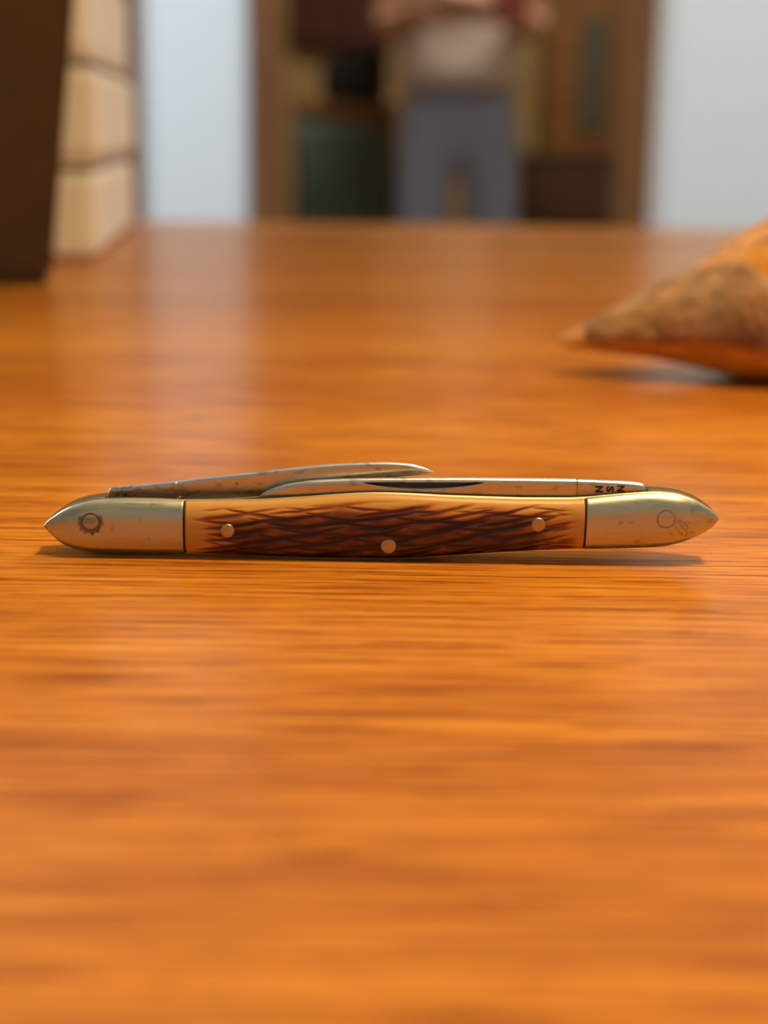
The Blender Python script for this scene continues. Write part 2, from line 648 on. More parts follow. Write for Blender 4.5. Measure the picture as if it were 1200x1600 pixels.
def bolster_left(px, x, z, t):
    c = to_local(141, 815)
    k, d = ring_mark(x, z, c, .00092, .00009)
    ring = k
    blot = sm(.00030, -.00005, d - .00125 - .00035 * vn(x * 3000, z * 3000)) * (1 - sm(.0004, .0009, z - c[1])) * .75
    inner = (1 - sm(.0006, .0009, d)) * sm(-.2, .25, vn(x * 1500 + 5, z * 1500)) * .55
    blot *= .35 + .65 * sm(.0007, .0010, d)
    s = max(ring, blot * 1.1, inner)
    sp = sm(.42, .75, vn(px * .07, z * 900 + 9)) * .35 * sm(150, 175, px)
    tip = (1 - sm(70, 88, px)) * .6 * sm(-.2, .2, vn(px * .2, z * 3000))
    return ring * .00009, min(1, max(s, sp, tip, 0))


def bolster_right(px, x, z, t):
    c = to_local(1041, 810.5)
    k, d = ring_mark(x, z, c, .00096, .000065)
    ring = k * (.55 + .45 * sm(-.3, .2, vn(x * 1400 + 3, z * 1400)))
    c2 = to_local(1070, 826)
    d2 = math.hypot((x - c2[0]) * .85, z - c2[1] + (x - c2[0]) * .6)
    blot = sm(.0003, -.0002, d2 - .0008 - .0011 * vn(x * 1500, z * 1500)) * .42 * sm(-.4, .3, vn(x * 3500, z * 3500, 3))
    sp = sm(.45, .75, vn(px * .07 + 30, z * 900)) * .3
    return ring * .00006, min(1, max(ring * .85, blot, sp, 0))


def plain(px, x, z, t):
    return 0.0, max(0.0, sm(.2, .6, vn(px * .04, z * 1500)) * .5)


# jigged bone: two families of long gouges crossing at a shallow angle
random.seed(21)
PXM = to_local(601, 820)[0] - to_local(600, 820)[0]
GOUGES = []
for row in range(-2, 9):                    # rising strokes
    u = 300 + random.uniform(-40, 20)
    while u < 905:
        ln = random.uniform(95, 170)
        GOUGES.append((u + ln / 2, 6 + row * 12.5 + random.uniform(-3.5, 3.5), random.uniform(.13, .19), ln / 2, random.uniform(2.4, 3.6), random.uniform(.75, 1.0)))
        u += ln * random.uniform(.62, .95)
for row in range(-1, 8):                    # falling strokes
    u = 310 + random.uniform(-30, 30)
    while u < 890:
        ln = random.uniform(80, 150)
        GOUGES.append((u + ln / 2, 4 + row * 13 + random.uniform(-4, 4), -random.uniform(.07, .12), ln / 2, random.uniform(1.8, 2.8), random.uniform(.55, .9)))
        u += ln * random.uniform(.8, 1.25)
GB = {}
for q in GOUGES:
    for kx in range(int((q[0] - q[3]) // 20), int((q[0] + q[3]) // 20) + 1):
        GB.setdefault(kx, []).append(q)


def bone_fn(px, x, z, t):
    x_, zt, zb = outline_c(px)
    zpx = (z - zb) / PXM             # height above the lower edge in photo-pixel units
    hpx = (zt - zb) / PXM
    n1 = vn(px * .016, zpx * .06, 2.0)
    n2 = vn(px * .05, zpx * .12, 6.0)
    g = 0.0
    for cx, cz, sl, hl, wd, st in GB.get(int(px // 20), ()):
        u = (px - cx) / hl
        if abs(u) >= 1:
            continue
        dz = zpx - cz - (px - cx) * sl + 2.0 * n1 + .8 * n2 - 4 * u * u
        taper = 1 - u * u
        w_ = wd * (.35 + .65 * taper)
        if abs(dz) < w_ * 3:
            g = max(g, st * taper ** .5 * math.exp(-(dz / w_) ** 2))
    up = hpx - zpx                    # distance below the upper edge
    inside = sm(7 + 5 * n1, 17 + 6 * n1, up) * sm(300, 330, px + 14 * n1) * (1 - sm(872, 905, px + 16 * n1))
    core = sm(12, 40, up + 9 * n1) * sm(318, 400, px + 30 * n1) * (1 - sm(800, 900, px + 40 * n1))
    gg = g * inside
    depth = gg * .00015
    dye = .02 + .05 * (1 + n1) + .11 * sm(14, 70, up) + core * (.40 + .14 * n2) + gg * (.50 + .20 * core)
    return depth, max(0.0, min(1.0, dye))


_oc = {}


def outline_c(px):
    if px not in _oc:
        _oc[px] = outline(px)
    return _oc[px]


bl = cover('bolster', 68.6, 288, 230, 90, -1, M['bolster'], bolster_left, knife)
bl['label'] = 'nickel bolster with a dark ring of pivot pin tarnish'
br = cover('bolster', 914.2, 1123.4, 230, 90, -1, M['bolster'], bolster_right, knife)
br['label'] = 'nickel bolster with a faint pivot ring and brown stain'
sc_ = cover('handle_scale', 291.4, 911.2, 640, 90, -1, M['bone'], bone_fn, knife, .00010, 'dye')
sc_['label'] = 'jigged brown bone handle scale with amber edges'
cover('bolster', 68.6, 288, 60, 24, 1, M['bolster'], plain, knife)
cover('bolster', 914.2, 1123.4, 60, 24, 1, M['bolster'], plain, knife)
cover('handle_scale', 291.4, 911.2, 200, 40, 1, M['bone'], bone_fn, knife, .00010, 'dye')


def plate(name, top, bot, y0, y1, mat, parent, n=160, grow=0.0, px0=None, px1=None):
    """solid plate between two outline curves given as functions px -> (x, z)"""
    vts, fcs = [], []
    for i in range(n + 1):
        px = px0 + (px1 - px0) * i / n
        xt, zt = top(px)
        xb, zb = bot(px)
        vts += [(xt, y0, zt + grow), (xb, y0, zb - grow), (xb, y1, zb - grow), (xt, y1, zt + grow)]
    for i in range(n):
        a, b = i * 4, i * 4 + 4
        for k in range(4):
            k2 = (k + 1) % 4
            fcs.append((a + k, a + k2, b + k2, b + k))
    fcs.append((3, 2, 1, 0))
    a = n * 4
    fcs.append((a, a + 1, a + 2, a + 3))
    me = bpy.data.meshes.new(name)
    me.from_pydata(vts, [], fcs)
    me.update()
    bm2 = bmesh.new()
    bm2.from_mesh(me)
    bmesh.ops.recalc_face_normals(bm2, faces=bm2.faces[:])
    bm2.to_mesh(me)
    bm2.free()
    return obj(name, me, mat, parent)


tf = lambda px: (outline(px)[0], outline(px)[1])
bf = lambda px: (outline(px)[0], outline(px)[2])
for s in (-1, 1):
    ys = sorted((s * YL0, s * YL1))
    vts, fcs, n_ = [], [], 240
    for i in range(n_ + 1):
        px = 67.5 + (1124.3 - 67.5) * i / n_
        x, zt, zb = outline(px)
        zt += .00007 * sm(0, .001, zt - zb)
        ch_ = min(.00014, (zt - zb) * .2)
        ya, yb = s * YL1, s * YL0
        vts += [(x, ya, zb), (x, ya, zt - ch_), (x, ya + (yb - ya) * .5, zt), (x, yb, zt), (x, yb, zb)]
    for i in range(n_):
        for k in range(5):
            fcs.append((i * 5 + k, i * 5 + (k + 1) % 5, i * 5 + 5 + (k + 1) % 5, i * 5 + 5 + k))
    fcs += [(0, 1, 2, 3, 4), tuple(n_ * 5 + k for k in range(5))]
    me = bpy.data.meshes.new('liner')
    me.from_pydata(vts, [], fcs)
    bm = bmesh.new()
    bm.from_mesh(me)
    obj('liner', bm, M['brass'], knife)
# back spring along the bottom
def spring_top(px):
    x, zt, zb = outline(px)
    low = zb + min(.0016, (zt - zb) * .45)
    k = max(1 - sm(160, 172, px), sm(1006, 1016, px))
    return x, low + (zt - .00022 - low) * k if zt - zb > .0006 else zb + (zt - zb) * .6


plate('back_spring', spring_top, bf, -YL0, YL0, M['steel'], knife, 260, 0, 72, 1120)
# dark strip set into the joints between bone and bolsters
gm = simple('joint_dark', (.02, .012, .007), .8)
for p0, p1 in ((287.6, 291.8), (910.8, 914.6)):
    cover('joint_strip', p0, p1, 4, 40, -1, gm, lambda px, x, z, t: (.00012, 0), knife, .00012)


# handle pins
for px, py, r_ in ((355, 829, 11.2), (607, 853, 12.2), (841.5, 819.5, 11.2)):
    x, z = to_local(px, py, -.0030)
    rr = r_ * PXM
    # surface depth there
    _, zt, zb = outline(px)
    t = (z - (zt + zb) / 2) / ((zt - zb) / 2)
    ysurf = YL1 + BULGE * section(t)
    for s in (-1, 1):
        bm = bmesh.new()
        lathe(bm, [(0, .00010), (rr * .6, .00010), (rr * .88, .00008), (rr, .00002), (rr, -.0008), (0, -.0008)], 28, (0, 0, 0), 'Y')
        o = obj('pin', bm, M['pin'], knife, True)
        o.location = (x, s * ysurf, z)
        if s > 0:
            o.rotation_euler = (0, 0, math.pi)


# blades
RND = .49


def blade(name, TOPC, BOTC, yc, th, px0, px1, nu, nv, relief, label, thin=.35):
    """solid blade: spine up, tapering to the edge below; relief(px, fz, zpx) -> (depth, stain)"""
    verts, faces, vals = [], [], []
    for i in range(nu + 1):
        px = px0 + (px1 - px0) * i / nu
        pt, pb = interp(TOPC, px), interp(BOTC, px)
        xt, zt = kp(px, pt, yc - th / 2)
        xb, zb = kp(px, pb, yc - th / 2)
        zt += ZOFF
        zb += ZOFF
        taper = sm(px0, px0 + 14, px) if TOPC[0][1] > TOPC[-1][1] or True else 1
        row = []
        for side in (-1, 1):
            for j in range(nv + 1):
                f = j / nv
                jj = (f if side < 0 else 1 - f) ** 1.7
                wd = th / 2 * (1 - (1 - thin) * jj ** 1.3)
                dz_ = (zt - zb) * jj
                rnd = th * RND
                if dz_ < rnd:
                    wd -= (rnd - math.sqrt(max(0.0, rnd ** 2 - (rnd - dz_) ** 2))) * min(1.0, wd / rnd)
                py = pt + (pb - pt) * jj
                d, s = relief(px, py, jj) if side < 0 else (0, 0)
                verts.append((xt + (xb - xt) * jj, yc + side * (wd - d), zt + (zb - zt) * jj))
                vals.append(s)
    m_ = 2 * (nv + 1)
    for i in range(nu):
        for j in range(m_):
            j2 = (j + 1) % m_
            faces.append((i * m_ + j, i * m_ + j2, (i + 1) * m_ + j2, (i + 1) * m_ + j))
    faces.append(tuple(range(m_))[::-1])
    faces.append(tuple(nu * m_ + j for j in range(m_)))
    me = bpy.data.meshes.new(name)
    me.from_pydata(verts, [], faces)
    me.update()
    bm2 = bmesh.new()
    bm2.from_mesh(me)
    bmesh.ops.recalc_face_normals(bm2, faces=bm2.faces[:])
    bm2.to_mesh(me)
    bm2.free()
    a_ = me.attributes.new('stain', 'FLOAT', 'POINT')
    a_.data.foreach_set('value', vals)
    o = obj(name, me, M['blade'], knife, True)
    if label: o['label'] = label
    return o


LB_TOP = [(166, 779), (168, 772), (170.5, 764), (173, 761.8), (225, 757), (275, 751.8), (340, 744.2), (400, 737.8), (460, 731), (520, 725.5), (560, 723.2), (600, 722.4), (635, 724.2), (660, 730), (680, 738.6)]
LB_BOT = [(166, 790), (262, 792), (272, 786), (282, 776), (300, 782), (350, 781), (400, 778), (450, 772), (520, 760), (580, 751), (640, 744.5), (680, 740.2)]


def rel_left(px, py, f):
    d = .00004 if px > 276 else 0.0
    edge = math.exp(-((px - 274 - (py - 760) * .28) / 3.2) ** 2)
    s = .35 * sm(.15, .5, vn(px * .06, py * .12)) + (.5 * sm(.1, .4, vn(px * .15, py * .25)) * (1 - sm(205, 225, px)))
    mk = math.exp(-((px - 369) ** 2 + (py - 755) ** 2) / 4.0) * .9
    if px > 284:
        lim = interp(LB_BOT, px) - 12
        k = max(0.0, min(1.0, (py - lim) / 12))
        d += .00016 * k * sm(284, 300, px)
    return d - edge * .00005, min(1, max(0, max(s, mk)) * (1 - edge))


blade('blade', LB_TOP, LB_BOT,   .00064, .00092, 166, 680, 420, 30, rel_left, 'slightly raised blade with a curved pointed tip')

RB_TOP = [(405, 775.5), (411, 770.5), (420, 766), (440, 758.8), (465, 753.5), (495, 750.3), (540, 748.2), (600, 747.2), (700, 746.8), (800, 747.6), (900, 749), (950, 750.8), (985, 753), (1003, 755.8), (1008, 758), (1010, 767), (1011, 774)]
RB_BOT = [(405, 776.5), (440, 780), (520, 785), (700, 786), (890, 786), (1011, 786)]


def rel_right(px, py, f):
    d, s = 0.0, .30 * sm(.2, .55, vn(px * .05, py * .15, 3))
    if px < 902:
        d += .00005
    s += .35 * math.exp(-((px - 902) / 1.6) ** 2)
    # nail nick: straight upper edge, arc below, coloured dark inside
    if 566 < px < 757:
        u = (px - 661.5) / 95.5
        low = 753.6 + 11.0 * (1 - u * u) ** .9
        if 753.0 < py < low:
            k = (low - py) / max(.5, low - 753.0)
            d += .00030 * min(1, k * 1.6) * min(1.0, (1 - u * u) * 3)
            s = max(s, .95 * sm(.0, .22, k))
    if px > 902 and py > 766 - (px - 902) * .0:
        s = max(s, .25)
    return d, min(1, max(0, s))


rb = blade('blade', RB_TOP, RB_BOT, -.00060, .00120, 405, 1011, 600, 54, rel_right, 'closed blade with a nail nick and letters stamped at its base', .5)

# stamped letters N S N, turned on their side along the tang
for ch, px, hh in (('N', 936.6, 11.2), ('S', 953.6, 10.0), ('N', 970.4, 11.0)):
    cu = bpy.data.curves.new('letter', 'FONT')
    cu.body = ch
    cu.size = 1.0
    cu.offset = .045
    cu.extrude = .02
    cu.resolution_u = 3
    to = bpy.data.objects.new('letter_tmp', cu)
    COL.objects.link(to)
    dg = bpy.context.evaluated_depsgraph_get()
    me = bpy.data.meshes.new_from_object(to.evaluated_get(dg))
    bpy.data.objects.remove(to)
    xs = [v.co.x for v in me.vertices]
    ysv = [v.co.y for v in me.vertices]
    cx, cy = (min(xs) + max(xs)) / 2, (min(ysv) + max(ysv)) / 2
    kx, ky = 1 / (max(xs) - min(xs)), 1 / (max(ysv) - min(ysv))
    x, z = to_local(px, {'S': 763.6}.get(ch, 763.8 if px < 950 else 762.8), -.00126)
    for v in me.vertices:
        a, b = (v.co.x - cx) * kx, (v.co.y - cy) * ky
        # glyph width runs vertically (turned a quarter clockwise), glyph height along the tang
        v.co = (x + b * 12.4 * PXM, -.00060 - .00060 + .00003 + v.co.z * .0012, z - a * hh * PXM * .97)
    me.materials.clear()
    lo = obj('stamped_letter', me, None, rb)
    me.materials.append(bpy.data.materials.get('stamp_black') or simple('stamp_black', (.02, .015, .01), .6))
    lo['label'] = 'dark stamped letter ' + ch + ' turned on its side'

# ================================================================== CARVED WOOD PIECE (right)
CB = at_z(1165, 606)
carv = thing('wood_carving', 'pointed rustic carved wood piece with grey-brown bark lying on the desk', 'wood carving', (CB.x, CB.y, TABLE_Z))
cyc = CB.y + .012                     # depth of its axis


def cvp(px, py):
    p = at_y(px, py, cyc)
    return p.x - CB.x, p.z - TABLE_Z


UP = [cvp(*p) for p in ((872, 530), (885, 521), (905, 511), (940, 493), (1000, 461), (1060, 430), (1110, 403), (1150, 372), (1200, 344))]
LO = [cvp(*p) for p in ((872, 545), (885, 551), (905, 555), (940, 559), (1000, 566), (1060, 576), (1110, 588), (1150, 597), (1200, 600))]
xe = UP[-1][0]
UP += [(xe + .008, UP[-1][1] + .003), (xe + .022, UP[-1][1] + .004), (xe + .040, UP[-1][1] + .001), (xe + .058, UP[-1][1] - .008), (xe + .068, .014)]
LO += [(xe + .008, .0002), (xe + .022, .0001), (xe + .040, .0004), (xe + .058, .003), (xe + .068, .012)]
zlow = min(p[1] for p in LO)
cw = NT('carved_pine')
v1 = cw.noise(cw.coords((40, 40, 40), (0, R(35), 0)), 1, 3)
v2 = cw.noise(cw.coords((70, 500, 500), (0, R(32), 0)), 1, 4, .6, .3)
c_ = cw.ramp(v2, [(.3, (.34, .10, .008)), (.5, (.62, .25, .022)), (.7, (.80, .40, .07))])
c_ = cw.mix(cw.ramp(v1, [(.3, .35), (.6, 0.0)]), c_, (.24, .07, .01))
cw.base(c_)
cw.set(Roughness=.38)
bk = NT('grey_brown_bark')
v1 = bk.noise(bk.coords((95, 95, 120)), 1, 5, .55, .4)
v2 = bk.noise(bk.coords((60, 60, 60)), 1, 3)
c_ = bk.ramp(v1, [(.28, (.12, .045, .014)), (.42, (.27, .13, .045)), (.56, (.42, .21, .075)), (.75, (.46, .28, .13))])
c_ = bk.mix(bk.ramp(v2, [(.42, 0.0), (.60, .8)]), c_, (.17, .105, .042))
bk.base(c_)
bk.set(Roughness=.75)
bk.bump(v1, .6, .002)


def carve_pt(x, a, grow=0.0):
    zt = interp(UP, x)
    zb = max(interp(LO, x) - zlow, .0001)
    m_, h_ = (zt + zb) / 2, max(.0004, (zt - zb) / 2)
    dep = h_ * 1.05 + .001
    lump = 1 + .05 * mnoise.noise(Vector((x * 90, math.cos(a) * 1.5, math.sin(a) * 1.5)))
    cs, sn = math.cos(a), math.sin(a)
    e_ = .85
    ky = math.copysign(abs(cs) ** e_, cs)
    kz = math.copysign(abs(sn) ** e_, sn)
    yy = (cyc - CB.y) + ky * (dep + grow) * lump
    zz = m_ + kz * (h_ + grow) * (lump if sn > 0 else 1)
    return Vector((x, yy, max(.0001, zz)))


bm = bmesh.new()
NU, NV = 70, 40
x0c, x1c = UP[0][0], UP[-1][0]
grid = []
for i in range(NU + 1):
    x = x0c + (x1c - x0c) * (i / NU) ** 1.1
    grid.append([bm.verts.new(carve_pt(x, 2 * math.pi * k / NV)) for k in range(NV)])
for i in range(NU):
    for k in range(NV):
        k2 = (k + 1) % NV
        bm.faces.new((grid[i][k], grid[i][k2], grid[i + 1][k2], grid[i + 1][k]))
bm.faces.new(grid[0])
bm.faces.new(grid[-1])
obj('carved_body', bm, cw.m, carv, True)
# bark shell left on the flank facing the viewer (angles around 180..300 deg: front = cos<0)
bm = bmesh.new()
NX, NA = 60, 34
xb0 = cvp(912, 520)[0]
xb1 = cvp(1180, 480)[0]
outer, inner = {}, {}
for i in range(NX + 1):
    x = xb0 + (xb1 - xb0) * i / NX
    f = i / NX
    ztop = 92 + 12 * f + 7 * mnoise.noise(Vector((x * 120, 1, 0)))      # upper limit, past the ridge
    zlow_a = 180 + 12 + 14 * f + 9 * mnoise.noise(Vector((x * 100, 5, 0)))
    if f < .1:
        zlow_a = zlow_a * f / .1 + 175 * (1 - f / .1)
    if f > .62:
        ztop = ztop + (f - .62) / .38 * 62
    for k in range(NA + 1):
        a = R(ztop + (zlow_a - ztop) * k / NA)
        edge = min(1.0, min(k, NA - k) / 4.0, min(i, NX - i) / 4.0)
        rough = .0004 * mnoise.noise(Vector((x * 260, a * 4, 2))) + .0003 * mnoise.noise(Vector((x * 700, a * 10, 7)))
        outer[i, k] = bm.verts.new(carve_pt(x, a, .0004 + edge * (.0007 + rough)))
        inner[i, k] = bm.verts.new(carve_pt(x, a, -.0004))
for i in range(NX):
    for k in range(NA):
        bm.faces.new((outer[i, k], outer[i, k + 1], outer[i + 1, k + 1], outer[i + 1, k]))
        bm.faces.new((inner[i, k], inner[i + 1, k], inner[i + 1, k + 1], inner[i, k + 1]))
for i in range(NX):
    for k in (0, NA):
        bm.faces.new((outer[i, k], outer[i + 1, k], inner[i + 1, k], inner[i, k]))
for k in range(NA):
    for i in (0, NX):
        bm.faces.new((outer[i, k], inner[i, k], inner[i, k + 1], outer[i, k + 1]))
bo = obj('bark', bm, bk.m, carv, True)
bo['label'] = 'rough grey-brown bark left on the flank'

# ================================================================== DARK TAPERED HOLDER (left)
hb = at_z(80, 446)
hz = 0.135
p_top = at_y(113, 0, hb.y)
taper = (p_top.x - hb.x) / (p_top.z - TABLE_Z)
holder = thing('desk_holder', 'dark brown tapered square holder at the left edge of the desk', 'holder', (hb.x, hb.y, TABLE_Z), R(13.5))
wb = .055


bm = bmesh.new()


def hring(z_, off):
    e_ = taper * z_ - off
    return [bm.verts.new(c) for c in ((-wb - e_, -e_, z_), (e_, -e_, z_), (e_, wb + e_, z_), (-wb - e_, wb + e_, z_))]


rings = [hring(.004, 0), hring(hz - .002, 0), hring(hz, .001), hring(hz, .004), hring(.010, .004)]
bm.faces.new(rings[0])
bm.faces.new(rings[-1])
for ra, rb_ in zip(rings, rings[1:]):
    for k in range(4):
        bm.faces.new((ra[k], ra[(k + 1) % 4], rb_[(k + 1) % 4], rb_[k]))
obj('holder_body', bm, M['planter'], holder)
obj('holder_base', boxm(-wb + .001, -.001, .001, wb - .001, 0, .0045, bevel=.0008), M['planter'], holder)

# ================================================================== STACK OF CREAM BOXES
sf = at_z(152, 406)                    # front right bottom corner
vp = ray(381, 191.5)
ang = math.atan2(vp.x, vp.y)           # direction its side recedes
depth_s = .185
ths = (.0335, .0350, .036)
labs = ('cream box at the bottom of the stack behind the dark holder', 'middle cream box of the stack behind the dark holder', 'topmost cream box of the stack behind the dark holder')
z = TABLE_Z
for i, (t_, lb) in enumerate(zip(ths, labs)):
    jog = (0, .0012, -.0008)[i]
    root = thing('cream_box', lb, 'box', (sf.x + jog, sf.y, z), -ang, 'cream boxes stacked on the desk')
    bm = boxm(-.13, 0, 0, depth_s, 0, t_ - .0042, bevel=.0035, seg=3)
    obj('box_body', bm, M['cream'], root, False)
    obj('lid_rim', boxm(-.129, -.0015, .0015, depth_s - .001, t_ - .0046, t_ - .0012, bevel=.0008), M['cream_edge'], root)
    obj('lid', boxm(-.1295, -.0008, .0008, depth_s - .0005, t_ - .0016, t_, bevel=.0005), M['cream'], root)
    z += t_

# ================================================================== PERSON in the doorway
PY = 4.35


def pp(px, py, dy=0):
    return at_y(px, py, PY + dy)


def skin_mesh(name, verts, edges, radii, mat, parent=None, root=0, sub=2):
    me = bpy.data.meshes.new(name)
    me.from_pydata([tuple(v) for v in verts], edges, [])
    o = obj(name, me, mat, parent)
    md = o.modifiers.new('skin', 'SKIN')
    md.use_smooth_shade = True
    sv = me.skin_vertices[0].data if me.skin_vertices else None
    if sv is None:
        bm_ = bmesh.new()
        bm_.from_mesh(me)
        bm_.verts.layers.skin.verify()
        bm_.to_mesh(me)
        bm_.free()
        sv = me.skin_vertices[0].data
    for k, r_ in enumerate(radii):
        sv[k].radius = r_ if isinstance(r_, tuple) else (r_, r_)
        sv[k].use_root = (k == root)
    s_ = o.modifiers.new('sub', 'SUBSURF')
    s_.levels = sub
    s_.render_levels = sub
    return o


pc = pp(718, 140).x                     # body centre
S_ = 1.0
J = {
    'pelvis': (pc, PY, .90), 'spine': (pc, PY, 1.06), 'chest': (pc, PY, 1.26), 'neckb': (pc, PY, 1.42), 'neck': (pc, PY - .01, 1.48), 'head': (pc, PY - .03, 1.58), 'crown': (pc, PY - .02, 1.68),
}
bv, be, brd = [], [], []
idx = {}


def addv(n, co, r_, par=None):
    idx[n] = len(bv)
    bv.append(Vector(co))
    brd.append(r_)
    if par is not None:
        be.append((idx[par], idx[n]))


addv('pelvis', J['pelvis'], (.115, .085))
addv('spine', J['spine'], (.115, .085), 'pelvis')
addv('chest', J['chest'], (.15, .105), 'spine')
addv('neckb', J['neckb'], (.085, .07), 'chest')
addv('neck', J['neck'], (.052, .055), 'neckb')
addv('jaw', (pc, PY - .035, 1.545), (.062, .075), 'neck')
addv('head', (pc, PY - .02, 1.625), (.075, .092), 'jaw')
addv('crown', (pc, PY - .01, 1.70), (.055, .068), 'head')
addv('nose', (pc, PY - .122, 1.605), .013, 'head')
for s in (-1, 1):
    n = 'L' if s < 0 else 'R'
    addv('sh' + n, (pc + s * .165, PY, 1.39), .052, 'chest')
    addv('el' + n, (pc + s * .205, PY + .01, 1.05), .042, 'sh' + n)
    addv('fa' + n, (pc + s * .13, PY - .15, 1.075), .037, 'el' + n)
    wz = 1.08 + (.03 if s > 0 else 0)
    addv('wr' + n, (pc - s * .01, PY - .215 - (.03 if s > 0 else 0), wz), .028, 'fa' + n)
    palm = Vector((pc - s * .075, PY - .205 - (.03 if s > 0 else 0), wz + .005))
    addv('pa' + n, palm, (.034, .018), 'wr' + n)
    for fi, (dz, ln) in enumerate(((.032, .062), (.011, .072), (-.010, .068), (-.030, .052))):
        p1 = palm + Vector((-s * .045, .004, dz))
        addv('f%d1%s' % (fi, n), p1, .0095, 'pa' + n)
        addv('f%d2%s' % (fi, n), p1 + Vector((-s * ln * .5, .012, -.002)), .0088, 'f%d1%s' % (fi, n))
        addv('f%d3%s' % (fi, n), p1 + Vector((-s * ln * .8, .036, -.006)), .0078, 'f%d2%s' % (fi, n))
    t1 = palm + Vector((s * .01, -.012, .045))
    addv('t1' + n, t1, .011, 'pa' + n)
    addv('t2' + n, t1 + Vector((-s * .03, -.006, .022)), .0092, 't1' + n)
    addv('hip' + n, (pc + s * .085, PY, .85), .088, 'pelvis')
    addv('knee' + n, (pc + s * .10, PY - .02, .48), .058, 'hip' + n)
    addv('calf' + n, (pc + s * .105, PY + .015, .33), .055, 'knee' + n)
    addv('ank' + n, (pc + s * .105, PY + .01, .09), .038, 'calf' + n)
    addv('toe' + n, (pc + s * .12, PY - .14, .045), (.04, .028), 'ank' + n)
person = skin_mesh('person', bv, be, brd, M['skin'])
tag(person, 'person in beige shirt and blue-grey jeans standing in the doorway with folded arms', 'person')


def sub_skin(name, names, edges, grow, mat, root):
    v_ = [bv[idx[n]] if isinstance(n, str) else Vector(n[0]) for n in names]
    r_ = []
    for n in names:
        if isinstance(n, str):
            q = brd[idx[n]]
            q = q if isinstance(q, tuple) else (q, q)
            r_.append((q[0] + grow, q[1] + grow))
        else:
            r_.append(n[1])
    return skin_mesh(name, v_, edges, r_, mat, person, root)


bm = bmesh.new()
pr = None
for z_, rx, ry in ((.892, .170, .138), (.896, .180, .148), (.95, .176, .142), (1.05, .168, .132), (1.15, .170, .132), (1.25, .180, .136), (1.34, .182, .126), (1.40, .165, .105), (1.44, .110, .085), (1.465, .066, .066)):
    ring = [bm.verts.new((pc + rx * math.cos(q) * (1 + .012 * math.sin(7 * q + z_ * 9)), PY + ry * math.sin(q) * (1 + .02 * math.sin(5 * q + z_ * 14)), z_)) for q in [2 * math.pi * k / 36 for k in range(36)]]
    if pr:
        for k in range(36):
            bm.faces.new((pr[k], pr[(k + 1) % 36], ring[(k + 1) % 36], ring[k]))
    else:
        bm.faces.new(ring)
    pr = ring
obj('shirt', bm, M['fabric_shirt'], person, True)
for s in (-1, 1):
    skin_mesh('sleeve', [(pc + s * .10, PY, 1.385), (pc + s * .165, PY, 1.375), (pc + s * .19, PY + .004, 1.26), (pc + s * .203, PY + .008, 1.14)], [(0, 1), (1, 2), (2, 3)], [.075, .078, .070, .068], M['fabric_shirt'], person, 1)
sub_skin('jeans', [((pc, PY, 1.0), (.142, .112)), ((pc, PY, .85), (.158, .122)), ((pc - .09, PY, .74), (.088, .092)), 'kneeL', ((pc - .106, PY + .01, .12), (.068, .07)), ((pc + .09, PY, .74), (.088, .092)), 'kneeR', ((pc + .106, PY + .01, .12), (.068, .07))],
         [(0, 1), (1, 2), (2, 3), (3, 4), (1, 5), (5, 6), (6, 7)], .018, M['denim'], 1)
sub_skin('hair', [((pc, PY + .03, 1.60), (.07, .06)), ((pc, PY + .015, 1.68), (.082, .085)), ((pc, PY - .005, 1.725), (.06, .07))], [(0, 1), (1, 2)], 0, M['hair'], 1)
for s in (-1, 1):
    skin_mesh('shoe', [(pc + s * .105, PY + .03, .05), (pc + s * .112, PY - .06, .045), (pc + s * .12, PY - .15, .036)], [(0, 1), (1, 2)], [(.045, .048), (.048, .044), (.042, .034)], M['shoe'], person)
for s in (-1, 1):
    bm = bmesh.new()
    bmesh.ops.create_uvsphere(bm, u_segments=12, v_segments=8, radius=.012)
    o = obj('eye', bm, M['lamp_white'], person, True)
    o.location = (pc + s * .032, PY - .098, 1.635)
bm = bmesh.new()
box(bm, -.028, .028, -.006, .006, -.007, .007, bevel=.004)
o = obj('mouth', bm, M['red'], person)
o.location = (pc, PY - .112, 1.565)
for s in (-1, 1):
    bm = bmesh.new()
    bmesh.ops.create_uvsphere(bm, u_segments=12, v_segments=8, radius=.03)
    for v in bm.verts:
        v.co.x *= .35
        v.co.y *= .6
    o = obj('ear', bm, M['skin'], person, True)
    o.location = (pc + s * .082, PY - .01, 1.615)
# red object near the folded arms
a_ = pp(792, -6, -.30)
rd = thing('red_notebook', 'dull red notebook held in the crook of the arm', 'notebook', (a_.x + .01, a_.y, a_.z))
obj('cover', boxm(-.045, .045, -.009, .009, -.05, .14, bevel=.002), M['red'], rd)
obj('pages', boxm(-.042, .047, -.006, .006, -.047, .137), M['cream'], rd)

# ================================================================== HALL FURNITURE
CY = 4.75
tt = at_y(500, 158, CY)
c0, c1 = at_y(455, 158, CY).x, at_y(625, 158, CY).x
con = thing('console_table', 'brown wooden console table in the dim hall beside the person', 'table', ((c0 + c1) / 2, CY, 0))
wv = (c1 - c0) / 2
obj('table_top', boxm(-wv, wv, -.02, .36, tt.z - .035, tt.z - .002, bevel=.004), M['mid_wood'], con)
for sx in (-wv + .03, wv - .03):
    for sy in (.01, .33):
        obj('leg', boxm(sx - .02, sx + .02, sy - .02, sy + .02, 0, tt.z - .035, bevel=.003), M['dark_wood'], con)
obj('drawer_front', boxm(-wv + .05, wv - .05, -.005, .01, tt.z - .10, tt.z - .036, bevel=.003), M['mid_wood'], con)
